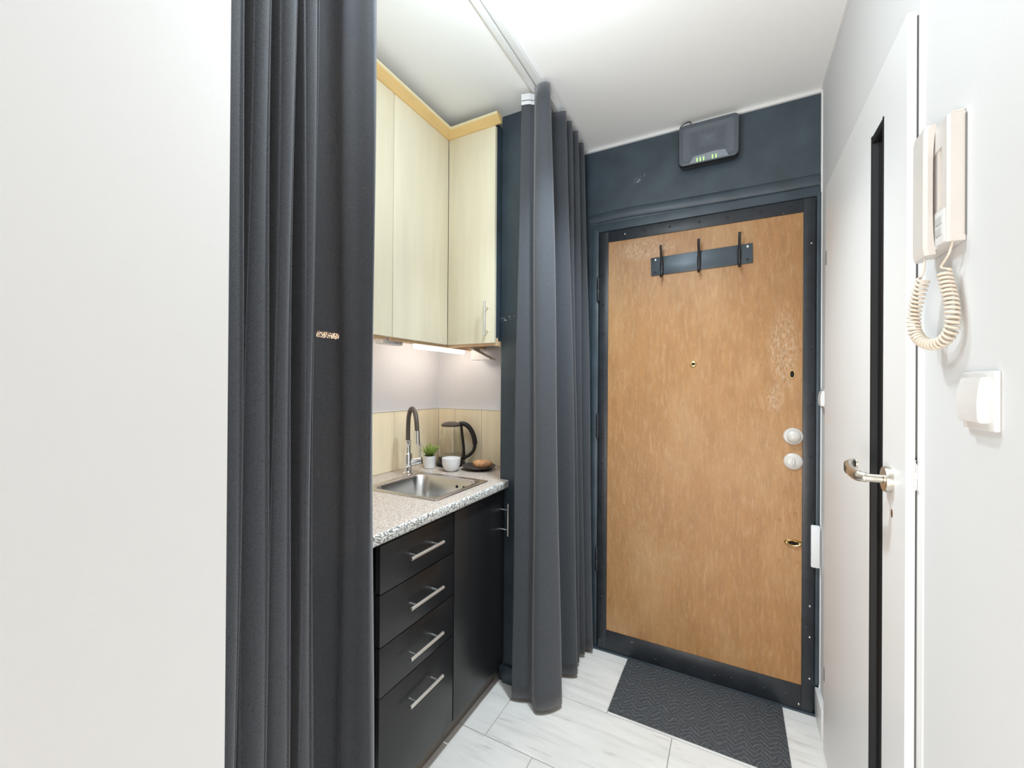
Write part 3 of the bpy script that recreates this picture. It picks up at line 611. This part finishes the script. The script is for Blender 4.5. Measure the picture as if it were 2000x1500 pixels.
Mc = Matrix.Translation((qx+.018, qy+.004, ZW+.0275)) @ Matrix.Rotation(math.radians(24), 4, 'Z')
add_tube(bm, [Mc @ p for p in pts], rad, 14, flat=(.95, 1.05), up=(0, 0, 1))
cr = smooth_by_angle(link('croissant', bm, CROI), 70); tag(cr, 'golden baked croissant lying on the dark plate', 'pastry')
# ------------------------------------------------------------------ things by the entrance
mt = smooth_by_angle(link('doormat', (lambda b: (add_box(b, -.423, .180, 1.614, 1.962, 0.0005, .007, .002), b)[1])(bmesh.new()), MAT_), 30)
tag(mt, 'anthracite ribbed doormat in front of the entrance door', 'doormat')
rk = thing('coat_rack', 'gunmetal coat rack with three black hooks on the door', 'coat rack', (-.13, PY, 1.82))
tilt = Matrix.Translation((-.13, 0, 1.817)) @ Matrix.Rotation(math.radians(-1.2), 4, 'Y') @ Matrix.Translation((.13, 0, -1.817))
bm = bmesh.new(); add_box(bm, -.331, .072, PY-.005, PY-.0002, 1.776, 1.858, .0012, M=tilt); adopt(rk, smooth_by_angle(link('back_plate', bm, RACKM)))
for x in (-.283, -.130, .023):
    bm = bmesh.new(); z0 = 1.817+(x+.13)*.021
    add_tube(bm, catmull([(x, PY-.008, z0-.016), (x, PY-.014, z0+.012), (x, PY-.030, z0+.042), (x, PY-.044, z0+.066), (x, PY-.047, z0+.080)], 5), .0052, 10, flat=(1, .8))
    add_tube(bm, catmull([(x, PY-.006, z0+.014), (x, PY-.012, z0-.012), (x, PY-.018, z0-.042), (x, PY-.030, z0-.056), (x, PY-.040, z0-.048)], 5), [.0058]*10+[.005]*11, 10, flat=(1, .8))
    add_box(bm, x-.008, x+.008, PY-.010, PY-.005, z0-.022, z0+.020, .002)
    adopt(rk, smooth_by_angle(link('hook', bm, HOOKM), 50))
for x, z, m_ in ((-.312, 1.843, SCREW), (.053, 1.850, SCREW), (-.312, 1.787, HOOKM), (.053, 1.795, HOOKM)):
    adopt(rk, lathe('screw', m_, [(0, .0028), (.003, .0026), (.0052, .0012), (.0056, 0)], (x, PY-.005, z), (0, -1, 0), n=14))
# router
rt = thing('router', 'charcoal wall router with green lights above the entrance door', 'router', (-.096, YD, 2.31))
RX0, RX1, RZ0, RZ1, RYF = -.214, .021, 2.224, 2.404, 1.936
def rr2(d, r): return rrect(RX0+d, RX1-d, RZ0+d, RZ1-d, r, 5)
def loopsY(ls, m, name, cap=True, front=True):
    bm = bmesh.new(); R = [[bm.verts.new((x, y, z)) for x, z in l] for l, y in ls]
    for a, b in zip(R, R[1:]):
        for i in range(len(a)): bm.faces.new((a[i], a[(i+1) % len(a)], b[(i+1) % len(a)], b[i]))
    if cap: bm.faces.new(R[0])
    if cap and front: bm.faces.new(R[-1])
    return adopt(rt, smooth_by_angle(link(name, bm, m), 50))
loopsY([(rr2(.010, .015), YD+.005), (rr2(.002, .020), YD-.012), (rr2(0, .022), YD-.03), (rr2(0, .022), RYF+.008), (rr2(.002, .020), RYF+.004)], BLACKP, 'shell', True, False)
loopsY([(rr2(.0015, .020), RYF+.006), (rr2(.0035, .019), RYF+.001), (rr2(.0065, .017), RYF), (rr2(.020, .010), RYF+.0008)], ROUT, 'front_frame', False)
bm = bmesh.new(); ln = rr2(.020, .010); cxr, czr = (RX0+RX1)/2, (RZ0+RZ1)/2+.006; n = len(ln)
ring = [bm.verts.new((x, RYF+.0008, z)) for x, z in ln]; ctr = bm.verts.new((cxr, RYF+.0075, czr))
for i in range(n): bm.faces.new((ring[i], ring[(i+1) % n], ctr))
adopt(rt, link('grille', bm, ROUT_G))
bm = bmesh.new(); za = RZ0+.006; P_ = [(cxr-.072, za), (cxr+.078, za), (cxr+.066, za+.028), (cxr+.030, za+.032), (cxr-.055, za+.026)]
f_ = [bm.verts.new((x, RYF-.0012, z)) for x, z in P_]; k_ = [bm.verts.new((x, RYF+.003, z)) for x, z in P_]
bm.faces.new(f_)
for i in range(5): bm.faces.new((f_[i], f_[(i+1) % 5], k_[(i+1) % 5], k_[i]))
adopt(rt, link('light_window', bm, ROUT_L))
for dx in (-.042, -.029, -.016, .018, .031):
    adopt(rt, box('status_light', LEDG, cxr+dx-.0016, cxr+dx+.0016, RYF-.0026, RYF+.001, za+.001, za+.017, bevel=.001))
adopt(rt, tube('cable', BLACKP, catmull([(RX0+.010, RYF+.026, RZ1-.015), (RX0+.006, RYF+.02, RZ1+.004), (RX0+.025, RYF+.015, RZ1+.014), (RX0+.045, RYF+.016, RZ1+.016), (RX0+.050, RYF+.022, RZ1+.004), (RX0+.050, RYF+.026, RZ1-.006)], 5), .0022, n=8))
# white plate on the jamb and the far switch
wp = box('jamb_plate', STAIN, .271, .2995, YD-.026, YD-.009, .575, .737, bevel=.004); tag(wp, 'white plate fixed low on the jamb of the entrance door', 'plate')
def switch(y0, y1, z0, z1, xw, label, d=1.0):
    s = thing('light_switch', label, 'switch', (xw, (y0+y1)/2, (z0+z1)/2), 'white light switches on the right wall')
    adopt(s, box('cover_plate', WPLAS, xw-.0065*d, xw, y0, y1, z0, z1, bevel=.002, seg=3))
    bm = bmesh.new(); a, b, c_, e = y0+.013, y1-.013, z0+.010, z1-.008
    P = [(xw-.005*d, c_), (xw-.0155*d, c_), (xw-.0175*d, c_+.16*(e-c_)), (xw-.0182*d, c_+.42*(e-c_)), (xw-.0170*d, c_+.72*(e-c_)), (xw-.0135*d, e), (xw-.005*d, e)]
    A = [bm.verts.new((x, a, z)) for x, z in P]; B = [bm.verts.new((x, b, z)) for x, z in P]
    bm.faces.new(A); bm.faces.new(B)
    for i in range(len(P)): bm.faces.new((A[i], A[(i+1) % len(P)], B[(i+1) % len(P)], B[i]))
    bmesh.ops.bevel(bm, geom=list(bm.edges), offset=.0012, segments=2, affect='EDGES')
    adopt(s, smooth_by_angle(link('rocker', bm, WPLAS), 35))
switch(.757, .840, 1.214, 1.293, XR, 'large white light switch below the intercom')
switch(1.875, 1.950, 1.190, 1.264, XR+.003, 'small white light switch between white door and entrance door')
# ------------------------------------------------------------------ intercom
ic = thing('intercom', 'ivory intercom handset on a wall cradle with coiled cord', 'intercom', (XR, .90, 1.58))
IZ0, IZ1 = 1.484, 1.684
bm = bmesh.new()
Pc = [(XR-.001, .848), (.284, .846), (.281, .850), (.281, .866), (.296, .868), (.296, .884), (.283, .886), (.283, .952), (.290, .955), (XR-.001, .955)]   # section with the grip recess
def prism(P, z0, z1):
    a = [bm.verts.new((x, y, z0)) for x, y in P]; b = [bm.verts.new((x, y, z1)) for x, y in P]; bm.faces.new(a); bm.faces.new(b)
    for i in range(len(P)): bm.faces.new((a[i], a[(i+1) % len(P)], b[(i+1) % len(P)], b[i]))
Ps = [p for i, p in enumerate(Pc) if i not in (3, 4, 5, 6)]
Ps = [(XR-.001, .848), (.284, .846), (.281, .850), (.281, .952), (.290, .955), (XR-.001, .955)]
prism(Ps, 1.640, IZ1-.006); prism(Pc, 1.545, 1.640); prism(Ps, IZ0+.004, 1.545)
bmt = bm; add_box(bmt, .286, XR-.001, .850, .952, IZ1-.006, IZ1, .002)
adopt(ic, link('cradle', bm, IVORY))
adopt(ic, box('cradle_back_strip', GAPGREY, XR-.002, XR+.001, .8465, .957, IZ0+.012, IZ1-.010))  # thin dark strip between cradle and wall
# handset: curved side profile, ear and mouth ends meet the cradle
bm = bmesh.new(); prof = []
N_ = 18
for i in range(N_+1):
    u = i/N_; z = IZ0-.003+(IZ1-IZ0+.006)*u; e = abs(2*u-1)
    xf = .2685+(.002 if i in (0, N_) else 0); xb = .2825-.004*(1-e**4); prof.append((xf, xb, z))
A = []
for xf, xb, z in prof:
    y0, y1 = .890, .945
    A.append([bm.verts.new(p) for p in ((xb, y0, z), (xf+.004, y0, z), (xf, y0+.006, z), (xf, y1-.008, z), (xf+.005, y1, z), (xb, y1, z))])
for a, b in zip(A, A[1:]):
    for i in range(6): bm.faces.new((a[i], a[(i+1) % 6], b[(i+1) % 6], b[i]))
bm.faces.new(A[0]); bm.faces.new(A[-1])
adopt(ic, smooth_by_angle(link('handset', bm, IVORY), 30))
adopt(ic, box('button_panel', WPLAS, .279, .2815, .853, .884, IZ0+.006, 1.541, bevel=.001))
for z0, z1 in ((1.520, 1.532), (1.503, 1.515)): adopt(ic, box('button', GREYB, .2775, .280, .858, .880, z0, z1, bevel=.001))
# coiled cord: hangs in a vertical plane through the two sockets
A0, A1 = Vector((.273, .915, 0)), Vector((.286, .862, 0)); nn = (A1-A0).cross(Vector((0, 0, 1)))
def onp(x, y):
    d = ray(x, y); o = Vector((0, 0, H)); return o + d*((A0-o).dot(nn)/d.dot(nn))
spine = catmull([onp(*p) for p in ((1804, 545), (1796, 568), (1788, 600), (1785, 628), (1789, 652), (1803, 668), (1822, 673), (1842, 666), (1856, 648), (1861, 622), (1858, 590), (1851, 560), (1844, 530))], 40)
bm = bmesh.new(); turns = 40; pts = []; acc = [0]
for a, b in zip(spine, spine[1:]): acc.append(acc[-1]+(b-a).length)
nz = nn.normalized()
steps = turns*12
for k in range(steps+1):
    s = acc[-1]*k/steps; i = 0
    lo_, hi_ = 0, len(acc)-2
    while lo_ < hi_:
        mid = (lo_+hi_+1)//2
        if acc[mid] <= s: lo_ = mid
        else: hi_ = mid-1
    i = lo_; f = (s-acc[i])/max(acc[i+1]-acc[i], 1e-9); c_ = spine[i].lerp(spine[i+1], f); t_ = (spine[i+1]-spine[i]).normalized(); u_ = t_.cross(nz).normalized()
    a = 2*math.pi*k/12; pts.append(c_ + u_*(.0072*math.cos(a)) + nz*(.0072*math.sin(a)))
add_tube(bm, pts, .0023, 6)
add_tube(bm, catmull([(.276, .915, IZ0+.004), onp(1806, 515), onp(1803, 535), pts[0]], 5), .0013, 6)
add_tube(bm, catmull([pts[-1], onp(1838, 522), onp(1846, 508), onp(1854, 494), (.290, .856, IZ0+.006)], 5), .0016, 6)
adopt(ic, link('coiled_cord', bm, CORD, smooth=True))
